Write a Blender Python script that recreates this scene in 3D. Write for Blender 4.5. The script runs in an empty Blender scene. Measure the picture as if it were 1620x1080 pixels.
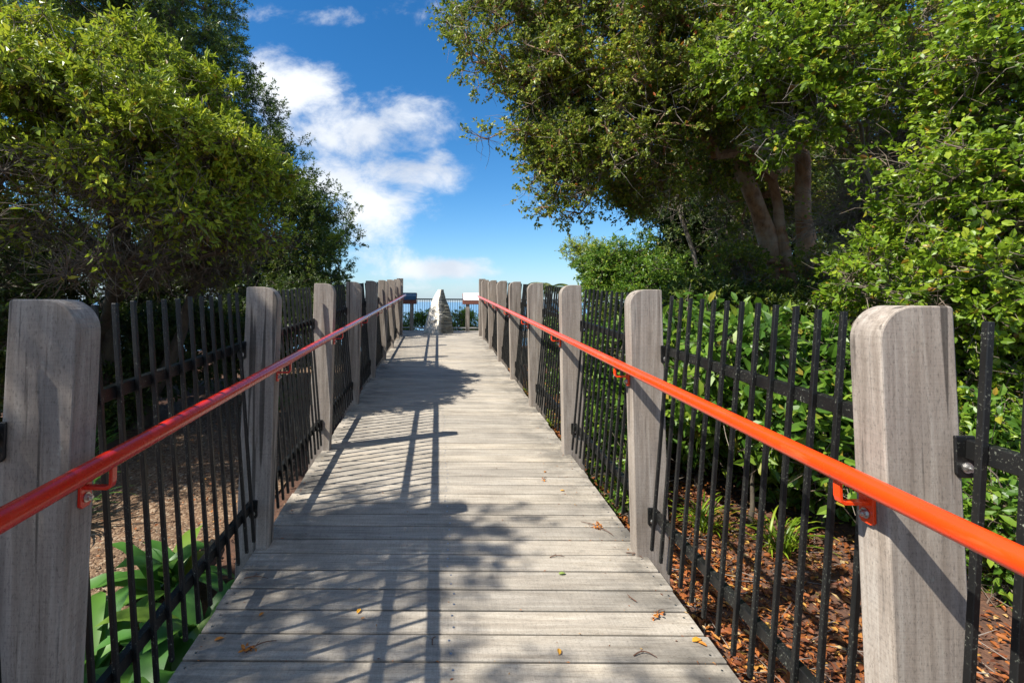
import bpy, math, random
import numpy as np
from mathutils import Vector, Matrix

scene = bpy.context.scene
COL = scene.collection
PI = math.pi

# ------------------------------------------------------------------ camera
PITCH = math.radians(2.31)
cam_d = bpy.data.cameras.new('camera'); cam = bpy.data.objects.new('camera', cam_d); COL.objects.link(cam)
cam_d.sensor_width = 36.0; cam_d.lens = 36.0 * 769 / 1620
cam_d.shift_x = (810 - 693) / 1620; cam_d.shift_y = (445 - 540) / 1620
cam_d.clip_start = 0.05; cam_d.clip_end = 60000
EYE = 1.502
cam.matrix_world = Matrix.Translation((0, 0, EYE)) @ Matrix.Rotation(PI/2 + PITCH, 4, 'X') @ Matrix.Rotation(0.006, 4, 'Z')
scene.camera = cam

# ------------------------------------------------------------------ world, sun, exposure
SUN_D = Vector((0.8, 0.319, -0.985)).normalized()
sky_el = math.asin(-SUN_D.z); sky_az = math.atan2(-SUN_D.x, -SUN_D.y)
world = bpy.data.worlds.new("World"); scene.world = world; world.use_nodes = True
def build_world():
    nt = world.node_tree; N = nt.nodes; L = nt.links; N.clear()
    out = N.new('ShaderNodeOutputWorld'); bg = N.new('ShaderNodeBackground'); bg.inputs[1].default_value = 0.082
    sky = N.new('ShaderNodeTexSky'); sky.sky_type = 'NISHITA'; sky.sun_disc = False
    sky.sun_elevation = sky_el; sky.sun_rotation = sky_az; sky.altitude = 300; sky.air_density = 1.0; sky.dust_density = 0.1; sky.ozone_density = 3.0
    hs = N.new('ShaderNodeHueSaturation'); hs.inputs['Saturation'].default_value = 1.22; hs.inputs['Value'].default_value = 0.95
    tint = N.new('ShaderNodeMixRGB'); tint.blend_type = 'MULTIPLY'; tint.inputs[0].default_value = 1; tint.inputs[2].default_value = (.84, .98, 1.08, 1)
    L.new(sky.outputs[0], tint.inputs[1]); L.new(tint.outputs[0], hs.inputs['Color'])
    tc = N.new('ShaderNodeTexCoord'); sx = N.new('ShaderNodeSeparateXYZ'); L.new(tc.outputs['Generated'], sx.inputs[0])
    def M(op, a, b=None, c=None, clamp=False):
        m = N.new('ShaderNodeMath'); m.operation = op; m.use_clamp = clamp
        for i, v in enumerate((a, b, c)):
            if v is None: continue
            if isinstance(v, (int, float)): m.inputs[i].default_value = v
            else: L.new(v, m.inputs[i])
        return m.outputs[0]
    y = M('MAXIMUM', sx.outputs[1], 0.05)
    u = M('DIVIDE', sx.outputs[0], y); v = M('DIVIDE', sx.outputs[2], y)
    cm = N.new('ShaderNodeCombineXYZ'); L.new(u, cm.inputs[0]); L.new(v, cm.inputs[1])
    n1 = N.new('ShaderNodeTexNoise'); n1.inputs['Scale'].default_value = 7.5; n1.inputs['Detail'].default_value = 12; n1.inputs['Roughness'].default_value = 0.64; n1.inputs['Distortion'].default_value = 0.25
    mp = N.new('ShaderNodeMapping'); mp.inputs['Scale'].default_value = (1, 1.5, 1); mp.inputs['Rotation'].default_value = (0, 0, 0.5); L.new(cm.outputs[0], mp.inputs[0]); L.new(mp.outputs[0], n1.inputs['Vector'])
    el = [(455,145,80,48,.85),(540,205,120,50,.80),(635,180,66,36,.74),(640,275,80,30,.80),(590,330,80,45,.84),(520,290,60,50,.78),(700,425,66,16,1.05), (415,125,55,50,.8), (690,250,28,16,.6),(610,412,70,26,.42),(490,15,150,22,.34),(640,10,70,25,.4),(715,455,150,20,.33)]
    f = None
    for (px, py, rx, ry, w) in el:
        a = M('MULTIPLY', M('SUBTRACT', u, (px-693)/769), 769/rx); b = M('MULTIPLY', M('SUBTRACT', v, (476-py)/769), 769/ry)
        d = M('ADD', M('MULTIPLY', a, a), M('MULTIPLY', b, b))
        g = M('MULTIPLY', M('EXPONENT', M('MULTIPLY', d, -0.7)), w)
        f = g if f is None else M('MAXIMUM', f, g)
    front = M('GREATER_THAN', sx.outputs[1], 0.05)
    f = M('MULTIPLY', f, front)
    # unseen clouds added behind the viewer to whiten the ambient light
    z2 = M('MAXIMUM', sx.outputs[2], 0.12)
    cm2 = N.new('ShaderNodeCombineXYZ'); L.new(M('DIVIDE', sx.outputs[0], z2), cm2.inputs[0]); L.new(M('DIVIDE', sx.outputs[1], z2), cm2.inputs[1])
    n2 = N.new('ShaderNodeTexNoise'); n2.inputs['Scale'].default_value = 0.7; n2.inputs['Detail'].default_value = 6; L.new(cm2.outputs[0], n2.inputs['Vector'])
    g2 = M('MULTIPLY', M('MULTIPLY_ADD', n2.outputs[0], 3.0, -1.2, clamp=True), M('LESS_THAN', sx.outputs[1], 0.05))
    dens = M('ADD', f, M('MULTIPLY', M('SUBTRACT', n1.outputs[0], 0.5), 1.9))
    dens = M('MULTIPLY', dens, M('MULTIPLY', f, 4.0, clamp=True))
    sm = N.new('ShaderNodeMapRange'); sm.interpolation_type = 'SMOOTHSTEP'; sm.inputs['From Min'].default_value = 0.16; sm.inputs['From Max'].default_value = 0.88
    L.new(dens, sm.inputs[0])
    hz = M('MULTIPLY', M('EXPONENT', M('MULTIPLY', M('MAXIMUM', sx.outputs[2], 0.0), -15.0)), 0.7)
    hm = N.new('ShaderNodeMixRGB'); L.new(hz, hm.inputs[0]); L.new(hs.outputs[0], hm.inputs[1]); hm.inputs[2].default_value = (2.5, 3.4, 4.9, 1)
    cl = M('MAXIMUM', M('MULTIPLY', sm.outputs[0], 0.93), g2)
    n3 = N.new('ShaderNodeTexNoise'); n3.inputs['Scale'].default_value = 4.0; n3.inputs['Detail'].default_value = 5; L.new(mp.outputs[0], n3.inputs['Vector'])
    cr = N.new('ShaderNodeValToRGB'); cr.color_ramp.elements[0].position = .35; cr.color_ramp.elements[0].color = (4.2, 4.6, 5.3, 1); cr.color_ramp.elements[1].position = .6; cr.color_ramp.elements[1].color = (6.6, 6.8, 7.0, 1)
    L.new(n3.outputs[0], cr.inputs[0])
    mx = N.new('ShaderNodeMixRGB'); L.new(cl, mx.inputs[0]); L.new(hm.outputs[0], mx.inputs[1]); L.new(cr.outputs[0], mx.inputs[2])
    L.new(mx.outputs[0], bg.inputs[0]); L.new(bg.outputs[0], out.inputs[0])
build_world()
sun_d = bpy.data.lights.new('sun', 'SUN'); sun = bpy.data.objects.new('sun', sun_d); COL.objects.link(sun)
sun_d.energy = 5.0; sun_d.angle = math.radians(0.53); sun_d.color = (1.0, 0.95, 0.86)
sun.rotation_mode = 'QUATERNION'; sun.rotation_quaternion = SUN_D.to_track_quat('-Z', 'Y'); sun.location = (-8, -3, 12)
scene.view_settings.view_transform = 'Standard'; scene.view_settings.look = 'None'
scene.view_settings.exposure = 1.0; scene.view_settings.gamma = 1.0
try:
    scene.cycles.max_bounces = 5; scene.cycles.diffuse_bounces = 3; scene.cycles.transparent_max_bounces = 8
except Exception: pass

# ------------------------------------------------------------------ helpers
SL = 0.0494                                  # slope of the ramp
DECK_L, DECK_R, RAMP_END = -0.993, 1.137, 12.45
PLAT_Z = SL * RAMP_END
def ramp_z(y): return SL * y
def at(px, py, d):
    "point of the place seen at photo pixel (px, py), d metres ahead of the viewer"
    return ((px-693)*d/769, d, EYE + (476-py)*d/769)
def on_deck(px, py):
    y = 1154/(py-438); return ((px-693)*y/769, y)

def tag(o, label=None, cat=None, group=None, kind=None):
    if label: o['label'] = label
    if cat: o['category'] = cat
    if group: o['group'] = group
    if kind: o['kind'] = kind
    return o
def empty(name, loc=(0,0,0), parent=None):
    o = bpy.data.objects.new(name, None); o.location = loc; o.empty_display_size = .1; COL.objects.link(o); o.parent = parent; return o

class MB:
    def __init__(s): s.v = []; s.f = []
    def add(s, vs, fs):
        n = len(s.v); s.v += [tuple(p) for p in vs]; s.f += [tuple(i+n for i in f) for f in fs]; return s
    def box(s, x0, x1, y0, y1, z0, z1, sh=None):
        vs = [(x, y, z) for x in (x0, x1) for y in (y0, y1) for z in (z0, z1)]
        if sh: vs = [sh(*p) for p in vs]
        return s.add(vs, [(0,1,3,2),(4,6,7,5),(0,4,5,1),(2,3,7,6),(0,2,6,4),(1,5,7,3)])
    def tube(s, pts, rad, n=10, cap=True):
        pts = [Vector(p) for p in pts]; m = len(pts)
        if not hasattr(rad, '__len__'): rad = [rad]*m
        ref = None; vs = []; fs = []
        for i, p in enumerate(pts):
            t = (pts[min(i+1, m-1)] - pts[max(i-1, 0)]).normalized()
            if ref is None: ref = t.orthogonal().normalized()
            ref = (ref - t*ref.dot(t)).normalized(); b = t.cross(ref)
            for k in range(n):
                a = 2*PI*k/n; vs.append(p + (ref*math.cos(a) + b*math.sin(a))*rad[i])
        for i in range(m-1):
            for k in range(n):
                k2 = (k+1) % n; fs.append((i*n+k, i*n+k2, (i+1)*n+k2, (i+1)*n+k))
        if cap: fs.append(tuple(range(n))[::-1]); fs.append(tuple((m-1)*n+k for k in range(n)))
        return s.add(vs, fs)
    def prism(s, poly, y0, y1, fn=None):
        "poly in xz, extruded along y"
        n = len(poly); vs = [(x, y0, z) for x, z in poly] + [(x, y1, z) for x, z in poly]
        if fn: vs = [fn(*p) for p in vs]
        return s.add(vs, [tuple(range(n)), tuple(range(2*n-1, n-1, -1))] + [(i, i+n, (i+1) % n + n, (i+1) % n) for i in range(n)])
    def build(s, name, mat, parent=None, loc=(0,0,0), smooth=False, bevel=0, seg=2):
        me = bpy.data.meshes.new(name); me.from_pydata(s.v, [], s.f); me.materials.append(mat)
        import bmesh
        bm = bmesh.new(); bm.from_mesh(me); bmesh.ops.recalc_face_normals(bm, faces=bm.faces); bm.to_mesh(me); bm.free()
        o = bpy.data.objects.new(name, me); o.location = loc; COL.objects.link(o); o.parent = parent
        if smooth:
            me.polygons.foreach_set('use_smooth', [True]*len(me.polygons))
            try: me.set_sharp_from_angle(angle=math.radians(40))
            except Exception: pass
        if bevel:
            b = o.modifiers.new('edge', 'BEVEL'); b.width = bevel; b.segments = seg; b.limit_method = 'ANGLE'; b.angle_limit = math.radians(35)
        return o
def np_mesh(name, V, F, mat, parent=None, smooth=False):
    "V (n,3), F (m,k) all polygons with k corners"
    me = bpy.data.meshes.new(name); k = F.shape[1]
    me.vertices.add(len(V)); me.vertices.foreach_set('co', np.ascontiguousarray(V, dtype=np.float32).ravel())
    me.loops.add(F.size); me.loops.foreach_set('vertex_index', F.ravel().astype(np.int32))
    me.polygons.add(len(F)); me.polygons.foreach_set('loop_start', np.arange(0, F.size, k, dtype=np.int32))
    me.polygons.foreach_set('use_smooth', np.full(len(F), smooth))
    me.update(calc_edges=True); me.materials.append(mat)
    o = bpy.data.objects.new(name, me); COL.objects.link(o); o.parent = parent
    return o

# ------------------------------------------------------------------ materials
def mat(name):
    m = bpy.data.materials.new(name); m.use_nodes = True; nt = m.node_tree
    return m, nt, nt.nodes['Principled BSDF']
class NT:
    def __init__(s, nt): s.nt = nt; s.N = nt.nodes; s.L = nt.links
    def link(s, a, b): s.L.new(a, b)
    def coord(s, kind='Object', scale=(1,1,1), rnd=False, island=False, rot=(0,0,0)):
        tc = s.N.new('ShaderNodeTexCoord'); o = tc.outputs[kind]
        if rnd or island:
            if rnd: r = s.N.new('ShaderNodeObjectInfo').outputs['Random']
            else: r = s.N.new('ShaderNodeNewGeometry').outputs['Random Per Island']
            mu = s.N.new('ShaderNodeMath'); mu.operation = 'MULTIPLY'; mu.inputs[1].default_value = 37.0; s.link(r, mu.inputs[0])
            ad = s.N.new('ShaderNodeVectorMath'); ad.operation = 'ADD'; s.link(o, ad.inputs[0]); s.link(mu.outputs[0], ad.inputs[1]); o = ad.outputs[0]
        mp = s.N.new('ShaderNodeMapping'); mp.inputs['Scale'].default_value = scale; mp.inputs['Rotation'].default_value = rot; s.link(o, mp.inputs[0]); return mp.outputs[0]
    def noise(s, vec, scale=5, detail=4, rough=.55, dist=0):
        n = s.N.new('ShaderNodeTexNoise'); n.inputs['Scale'].default_value = scale; n.inputs['Detail'].default_value = detail
        n.inputs['Roughness'].default_value = rough; n.inputs['Distortion'].default_value = dist; s.link(vec, n.inputs['Vector']); return n.outputs[0]
    def ramp(s, fac, stops):
        r = s.N.new('ShaderNodeValToRGB'); e = r.color_ramp.elements
        while len(e) < len(stops): e.new(.5)
        for el, (p, c) in zip(e, stops):
            el.position = p; el.color = (*c, 1) if len(c) == 3 else c
        s.link(fac, r.inputs[0]); return r.outputs[0]
    def mix(s, fac, a, b, mode='MIX'):
        m = s.N.new('ShaderNodeMixRGB'); m.blend_type = mode
        for i, v in ((0, fac), (1, a), (2, b)):
            if isinstance(v, (int, float)): m.inputs[i].default_value = v
            elif isinstance(v, tuple): m.inputs[i].default_value = (*v, 1)
            else: s.link(v, m.inputs[i])
        return m.outputs[0]
    def math(s, op, a, b=0.0, clamp=False):
        m = s.N.new('ShaderNodeMath'); m.operation = op; m.use_clamp = clamp
        for i, v in enumerate((a, b)):
            if isinstance(v, (int, float)): m.inputs[i].default_value = v
            else: s.link(v, m.inputs[i])
        return m.outputs[0]
    def bump(s, h, bsdf, strength=.3, dist=.01):
        b = s.N.new('ShaderNodeBump'); b.inputs['Strength'].default_value = strength; b.inputs['Distance'].default_value = dist
        s.link(h, b.inputs['Height']); s.link(b.outputs[0], bsdf.inputs['Normal'])
def g3(v): return (v, v, v)

def wood(name, tones, along='z', island=False, rnd=False, edge_stain=False, sawn=.5, cracks=True):
    m, nt, b = mat(name); t = NT(nt)
    sc = {'z': (26, 26, 1.3), 'x': (1.3, 30, 26)}[along]
    c = t.coord(scale=sc, rnd=rnd, island=island)
    g = t.noise(c, 1.6, 6, .62, .6)
    col = t.ramp(g, [(.25, tones[0]), (.5, tones[1]), (.75, tones[2])])
    # broad weathering
    cb = t.coord(scale=(3, 3, 1.2) if along == 'z' else (1.6, 3, 3), rnd=rnd, island=island)
    w = t.noise(cb, 1.3, 4, .6)
    col = t.mix(.75, col, t.ramp(w, [(.3, g3(.62)), (.55, g3(.95)), (.75, (1.2, 1.17, 1.12))]), 'MULTIPLY')
    # saw marks across the grain
    cs = t.coord(scale=(14, 14, 260) if along == 'z' else (300, 16, 9), rnd=rnd, island=island, rot=(0, 0, .0) if along == 'z' else (0, 0, .12))
    sm = t.noise(cs, 1.0, 3, .6)
    col = t.mix(sawn, col, t.ramp(sm, [(.3, g3(.72)), (.62, g3(1.1))]), 'MULTIPLY')
    # dark grain checks
    cc = t.coord(scale=(70, 70, 2.2) if along == 'z' else (2.2, 90, 70), rnd=rnd, island=island)
    k = t.noise(cc, 1.5, 3, .5)
    col = t.mix(.8, col, t.ramp(k, [(.27, g3(.42)), (.36, g3(1.0))]), 'MULTIPLY')
    if along == 'z':
        sp = t.noise(t.coord(scale=(22, 22, .55), rnd=rnd), 1.3, 2, .4)
        col = t.mix(.9, col, t.ramp(sp, [(.33, g3(.25)), (.355, g3(1.0))]), 'MULTIPLY')
        li = t.noise(t.coord(scale=(1,1,1), rnd=rnd), 34, 4, .65)
        col = t.mix(t.math('MULTIPLY', t.math('SUBTRACT', li, .66), 7, clamp=True), col, (.36, .36, .30))
    if island:
        r = nt.nodes.new('ShaderNodeNewGeometry').outputs['Random Per Island']
        col = t.mix(1.0, col, t.ramp(r, [(0, g3(.78)), (.3, (1.0, .98, .95)), (.6, g3(.9)), (1, (1.14, 1.1, 1.03))]), 'MULTIPLY')
    if edge_stain:   # mildew along the plank ends and in blotches
        tc = nt.nodes.new('ShaderNodeTexCoord'); sx = nt.nodes.new('ShaderNodeSeparateXYZ'); t.link(tc.outputs['Object'], sx.inputs[0])
        d = t.math('ABSOLUTE', t.math('SUBTRACT', sx.outputs[0], .072))
        e = t.math('MULTIPLY', t.math('SUBTRACT', d, .62), 2.4, clamp=True)
        cn = t.coord(scale=(2.2, 3.0, 1)); n = t.noise(cn, 1.8, 5, .65)
        st = t.math('MULTIPLY', e, t.math('MULTIPLY', t.math('SUBTRACT', n, .42), 5.0, clamp=True))
        col = t.mix(t.math('MULTIPLY', st, .72), col, (.06, .056, .05))
        n2 = t.noise(t.coord(scale=(1.2, 2.5, 1)), 3.0, 6, .7)
        col = t.mix(t.math('MULTIPLY', t.math('SUBTRACT', n2, .58), 2.6, clamp=True), col, (.13, .12, .105))
        # knots
    fl = t.noise(t.coord(scale=(1,1,.35) if along == 'z' else (.35,1,1), rnd=rnd, island=island), 230, 3, .75)
    col = t.mix(.85, col, t.ramp(fl, [(.33, g3(.55)), (.46, g3(.98)), (.62, g3(1.0)), (.74, g3(1.3))]), 'MULTIPLY')
    t.link(col, b.inputs['Base Color']); b.inputs['Roughness'].default_value = .78; b.inputs['Specular IOR Level'].default_value = .3
    h = t.mix(.5, t.mix(.5, g, sm), k); t.bump(h, b, .35, .003)
    return m
M_DECK = wood('weathered_decking', ((.25,.215,.172), (.37,.332,.278), (.485,.445,.385)), 'x', island=True, edge_stain=True)
M_POST = wood('weathered_post', ((.19,.155,.125), (.295,.25,.21), (.42,.375,.325)), 'z', rnd=True, sawn=.35)
M_BEAM = wood('dark_beam', ((.07,.055,.04), (.12,.095,.07), (.18,.15,.12)), 'z')
M_SIGNWOOD = wood('red_brown_beam', ((.16,.06,.04), (.22,.085,.06), (.30,.13,.10)), 'x')

def make_red(name, c1, c2, c3):
    m, nt, b = mat(name); t = NT(nt)
    n = t.noise(t.coord(scale=(3, 3, 3)), 2, 4)
    t.link(t.mix(n, c1, c2), b.inputs['Base Color'])
    n2 = t.noise(t.coord(scale=(9,1.2,9)), 4, 4, .6)
    fade = t.mix(t.math('MULTIPLY', t.math('SUBTRACT', n2, .56), 5, clamp=True), t.mix(n, c1, c2), c3)
    chip = t.noise(t.coord(scale=(20,9,20)), 4, 3, .6); 
    t.link(t.mix(t.math('MULTIPLY', t.math('SUBTRACT', chip, .735), 30, clamp=True), fade, (.16, .05, .03)), b.inputs['Base Color'])
    r = t.ramp(t.noise(t.coord(scale=(12,12,12)), 3, 5), [(.3, g3(.22)), (.7, g3(.30))]); t.link(r, b.inputs['Roughness'])
    b.inputs['Coat Weight'].default_value = .25; b.inputs['Coat Roughness'].default_value = .12
    return m
M_RED = make_red('red_orange_gloss_paint', (.74, .042, .004), (.86, .064, .005), (.82, .11, .035))
M_RED_SHADE = make_red('red_gloss_paint_shaded', (.50, .014, .006), (.60, .022, .007), (.62, .06, .03))  # same red paint, with the left rail's shade put into the colour
def make_black():
    m, nt, b = mat('black_painted_steel'); t = NT(nt)
    n = t.noise(t.coord(scale=(1,1,1), kind='Object', rnd=True), 150, 3, .7)
    sp = t.noise(t.coord(scale=(1,1,1), rnd=True), 9, 3, .6)
    f = t.math('MULTIPLY', t.math('MULTIPLY', t.math('SUBTRACT', n, .6), 9, clamp=True), t.math('MULTIPLY', t.math('SUBTRACT', sp, .38), 4, clamp=True))
    col = t.mix(sp, (.005, .005, .0055), (.014, .014, .013)); t.link(t.mix(f, col, (.22, .23, .18)), b.inputs['Base Color'])
    b.inputs['Specular IOR Level'].default_value = .28; t.link(t.ramp(sp, [(.3, g3(.32)), (.7, g3(.5))]), b.inputs['Roughness']); t.bump(n, b, .15, .001)
    return m
M_BLACK = make_black()
def simple(name, col, rough=.5, metal=0, var=.15, sc=8):
    m, nt, b = mat(name); t = NT(nt); n = t.noise(t.coord(), sc, 4)
    t.link(t.mix(n, tuple(c*(1-var) for c in col), tuple(min(1, c*(1+var)) for c in col)), b.inputs['Base Color'])
    b.inputs['Roughness'].default_value = rough; b.inputs['Metallic'].default_value = metal; return m
M_STEEL = simple('galvanised_bolt', (.55,.54,.52), .35, 1)
M_SCREW = simple('screw_head', (.42,.45,.5), .35, 1)

def leaf_mat(name, stops, rough=.38, trans=.35, tcol=(.22,.36,.03), spec=.36):
    m, nt, b = mat(name); t = NT(nt)
    r = nt.nodes.new('ShaderNodeNewGeometry').outputs['Random Per Island']
    col = t.ramp(r, stops)
    n = t.noise(t.coord(), .9, 3)
    col = t.mix(1.0, col, t.ramp(n, [(.3, (.68,.74,.74)), (.7, (1.28,1.18,.95))]), 'MULTIPLY')
    t.link(col, b.inputs['Base Color']); b.inputs['Roughness'].default_value = rough; b.inputs['Specular IOR Level'].default_value = spec
    tr = nt.nodes.new('ShaderNodeBsdfTranslucent')
    t.link(t.mix(.5, t.mix(1.0, col, g3(1.65), 'MULTIPLY'), tcol), tr.inputs[0])
    mx = nt.nodes.new('ShaderNodeMixShader'); mx.inputs[0].default_value = trans
    t.link(b.outputs[0], mx.inputs[1]); t.link(tr.outputs[0], mx.inputs[2]); t.link(mx.outputs[0], nt.nodes['Material Output'].inputs[0])
    return m
LM_BRIGHT = leaf_mat('yellow_green_leaf', [(0,(.132,.198,.018)),(.4,(.224,.311,.022)),(.75,(.343,.409,.029)),(.95,(.475,.488,.053)),(.985,(.264,.119,.026)),(1,(.158,.066,.026))], .40, .34, (.3,.36,.03))
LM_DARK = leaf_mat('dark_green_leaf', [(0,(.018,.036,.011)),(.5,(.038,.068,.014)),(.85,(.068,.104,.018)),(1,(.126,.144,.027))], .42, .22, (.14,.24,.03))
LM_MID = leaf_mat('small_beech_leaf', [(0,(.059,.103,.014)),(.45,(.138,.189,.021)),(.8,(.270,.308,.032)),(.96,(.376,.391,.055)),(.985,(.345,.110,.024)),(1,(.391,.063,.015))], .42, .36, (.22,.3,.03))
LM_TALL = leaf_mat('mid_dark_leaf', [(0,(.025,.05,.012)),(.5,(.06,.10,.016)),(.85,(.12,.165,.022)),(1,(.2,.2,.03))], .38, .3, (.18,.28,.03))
LM_NEAR = leaf_mat('wavy_bright_leaf', [(0,(.070,.128,.009)),(.4,(.128,.218,.012)),(.75,(.198,.297,.020)),(.95,(.297,.356,.034)),(.98,(.277,.138,.020)),(1,(.138,.059,.020))], .42, .32, (.3,.45,.03))
LM_BIG = leaf_mat('glossy_broad_leaf', [(0,(.041,.099,.013)),(.4,(.081,.167,.018)),(.8,(.144,.234,.025)),(.97,(.234,.306,.036)),(1,(.270,.180,.027))], .40, .27, (.2,.42,.04))
LM_STRAP = leaf_mat('strap_leaf', [(0,(.038,.114,.019)),(.5,(.057,.162,.028)),(.9,(.095,.209,.033)),(1,(.266,.247,.028))], .45, .22, (.15,.35,.04))
LM_LITTER = leaf_mat('fallen_leaf_litter', [(0,(.072,.022,.011)),(.3,(.173,.050,.014)),(.6,(.274,.086,.022)),(.82,(.360,.144,.036)),(.95,(.432,.259,.058)),(1,(.432,.324,.216))], .6, .1, (.4,.15,.02))

def bark(name, c0, c1, c2):
    m, nt, b = mat(name); t = NT(nt)
    n = t.noise(t.coord(scale=(5,5,1.6)), 3, 7, .7, .5); n2 = t.noise(t.coord(scale=(1,1,1)), 2.4, 4, .6)
    col = t.mix(t.math('MULTIPLY', t.math('SUBTRACT', n2, .45), 4, clamp=True), t.ramp(n, [(.3, c0), (.6, c1)]), c2)
    t.link(col, b.inputs['Base Color']); b.inputs['Roughness'].default_value = .85; t.bump(n, b, .6, .02); return m
BK_DARK = bark('dark_bark', (.03,.022,.016), (.09,.07,.05), (.10,.09,.06))
BK_TWIG = bark('brown_twig_bark', (.06,.045,.035), (.17,.125,.09), (.22,.19,.15))
BK_GREY = bark('grey_bark', (.07,.055,.045), (.20,.165,.135), (.27,.235,.2))
BK_RED = bark('red_brown_bark', (.10,.045,.02), (.34,.18,.09), (.40,.32,.24))

# ------------------------------------------------------------------ ground, path, sea
def ground_z(x, y):
    x = np.asarray(x, float); y = np.asarray(y, float)
    z = np.where(x < 0, -.42 + .012*np.clip(y, -5, 14), -.32 + .02*np.clip(y, -5, 14)*0 + .02*np.clip(y,-5,14))
    z = z + .05*np.sin(x*1.1+y*.7) + .03*np.sin(x*2.3-y*1.9)
    e = np.maximum(0, np.hypot(np.maximum(0, y-16.5), np.maximum(0, np.abs(x)-17)))
    e = np.hypot(e, np.maximum(0, -y-30))
    return np.maximum(z - .55*e - .012*e*e*0 , -96)
def grid_axis(lo, hi, near, step, grow=1.22):
    a = list(np.arange(-near, near, step)); s = step; p = a[-1]
    while p < hi: s *= grow; p += s; a.append(p)
    s = step; p = a[0]; pre = []
    while p > lo: s *= grow; p -= s; pre.append(p)
    return np.array(pre[::-1] + a)
def sheet(name, xs, ys, zf, m):
    X, Y = np.meshgrid(xs, ys); V = np.stack([X, Y, zf(X, Y)], -1).reshape(-1, 3)
    nx = len(xs); ny = len(ys); i = np.arange(nx-1)[None, :] + nx*np.arange(ny-1)[:, None]
    F = np.stack([i, i+1, i+nx+1, i+nx], -1).reshape(-1, 4); return np_mesh(name, V, F, m, smooth=True)
def make_soil():
    m, nt, b = mat('forest_soil'); t = NT(nt)
    n = t.noise(t.coord(), 3, 6, .65); n2 = t.noise(t.coord(), 40, 4, .7)
    col = t.ramp(t.mix(.5, n, n2), [(.35, (.035,.02,.013)), (.5, (.09,.042,.024)), (.65, (.17,.08,.042))])
    t.link(col, b.inputs['Base Color']); b.inputs['Roughness'].default_value = .95; t.bump(n2, b, .8, .02); return m
def make_gravel():
    m, nt, b = mat('brown_gravel'); t = NT(nt)
    v = nt.nodes.new('ShaderNodeTexVoronoi'); v.inputs['Scale'].default_value = 55; t.link(t.coord(), v.inputs['Vector'])
    n = t.noise(t.coord(), 2.5, 5, .6)
    bw = nt.nodes.new('ShaderNodeSeparateColor'); t.link(v.outputs['Color'], bw.inputs[0])
    col = t.ramp(bw.outputs[0], [(0, (.075,.040,.020)), (.5, (.15,.088,.046)), (.85, (.215,.145,.087)), (1, (.32,.26,.19))])
    col = t.mix(.8, col, t.ramp(n, [(.3, (.6,.55,.5)), (.7, (1.15,1.1,1.05))]), 'MULTIPLY')
    t.link(col, b.inputs['Base Color']); b.inputs['Roughness'].default_value = .9
    t.bump(t.math('SUBTRACT', 1.0, v.outputs['Distance']), b, .7, .012); return m
gnd = sheet('ground', grid_axis(-2500, 2500, 20, .4), grid_axis(-2500, 2500, 20, .4), ground_z, make_soil()); tag(gnd, kind='structure')
def path_sheet():
    ys = np.arange(-14, 16, .25); n = 9; V = []; 
    for y in ys:
        cx = -2.75 - .045*(y-5)**2*.25; w = 1.15 + .12*math.sin(y*1.7)
        for k in range(n):
            x = cx + w*(2*k/(n-1)-1); V.append((x, y, float(ground_z(x, y)) + .018 + .02*(1-abs(2*k/(n-1)-1))))
    F = [(r*n+k, r*n+k+1, (r+1)*n+k+1, (r+1)*n+k) for r in range(len(ys)-1) for k in range(n-1)]
    return np_mesh('path', np.array(V), np.array(F), make_gravel(), smooth=True)
tag(path_sheet(), kind='structure')
def make_sea():
    m, nt, b = mat('sea_water'); t = NT(nt)
    b.inputs['Base Color'].default_value = (.12, .24, .36, 1); b.inputs['Roughness'].default_value = .35
    t.bump(t.noise(t.coord(), .05, 6, .7), b, .08, 1.0); return m
sea = MB().add([(-40000,-40000,-92),(40000,-40000,-92),(40000,45000,-92),(-40000,45000,-92)], [(0,1,2,3)]).build('sea', make_sea()); tag(sea, kind='structure')

# ------------------------------------------------------------------ boardwalk ramp and lookout deck
rng = np.random.default_rng(5)
def plank_mesh(y0, y1, xa, xb, zf, mb, pitch=.1471, gap=.012, thick=.035):
    y = y0
    while y < y1:
        dx0, dx1 = rng.uniform(-.006, .006, 2); dz = rng.uniform(-.0012, .0012); w = pitch - gap + rng.uniform(-.001, .001)
        a = y; b = y + w; c = .003
        vs = []
        for (x, s) in ((xa + dx0, 1), (xb + dx1, -1)):
            for (yy, zz) in ((a, -thick), (a, -c), (a+c, 0), (b-c, 0), (b, -c), (b, -thick)):
                vs.append((x, yy, zf(yy) + zz + dz))
        mb.add(vs, [(0,1,2,3,4,5), (6,11,10,9,8,7)] + [(i, i+6, (i+1) % 6 + 6, (i+1) % 6) for i in range(6)])
        y += pitch
mb = MB(); plank_mesh(-2.6 + .003, RAMP_END - .1, DECK_L, DECK_R, ramp_z, mb)
deck = mb.build('boardwalk', M_DECK); tag(deck, kind='structure')
mb = MB()
for x in (-.86, -.0, .072+.93):
    mb.box(x-.03, x+.03, -2.6, RAMP_END, -.26, -.036, lambda x, y, z: (x, y, z + SL*y))
mb.build('support_beam', M_BEAM, deck)
mb = MB(); mb2 = MB()
y = -2.6
while y < RAMP_END - .2:
    for x in (.07 + .012*math.sin(y*9), DECK_L+.035, DECK_R-.04):
        for dy in (.035, .105):
            cx = x + rng.uniform(-.004, .004); cy = y + dy + rng.uniform(-.004, .004)
            mb.tube([(cx, cy, ramp_z(cy)-.004), (cx, cy, ramp_z(cy)+.0012)], .0048, 10)
            mb2.tube([(cx, cy, ramp_z(cy)+.0012), (cx, cy, ramp_z(cy)+.0016)], .0018, 6)
    y += .1471
s = mb.build('screw_heads', M_SCREW, deck); tag(s, kind='stuff')
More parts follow.
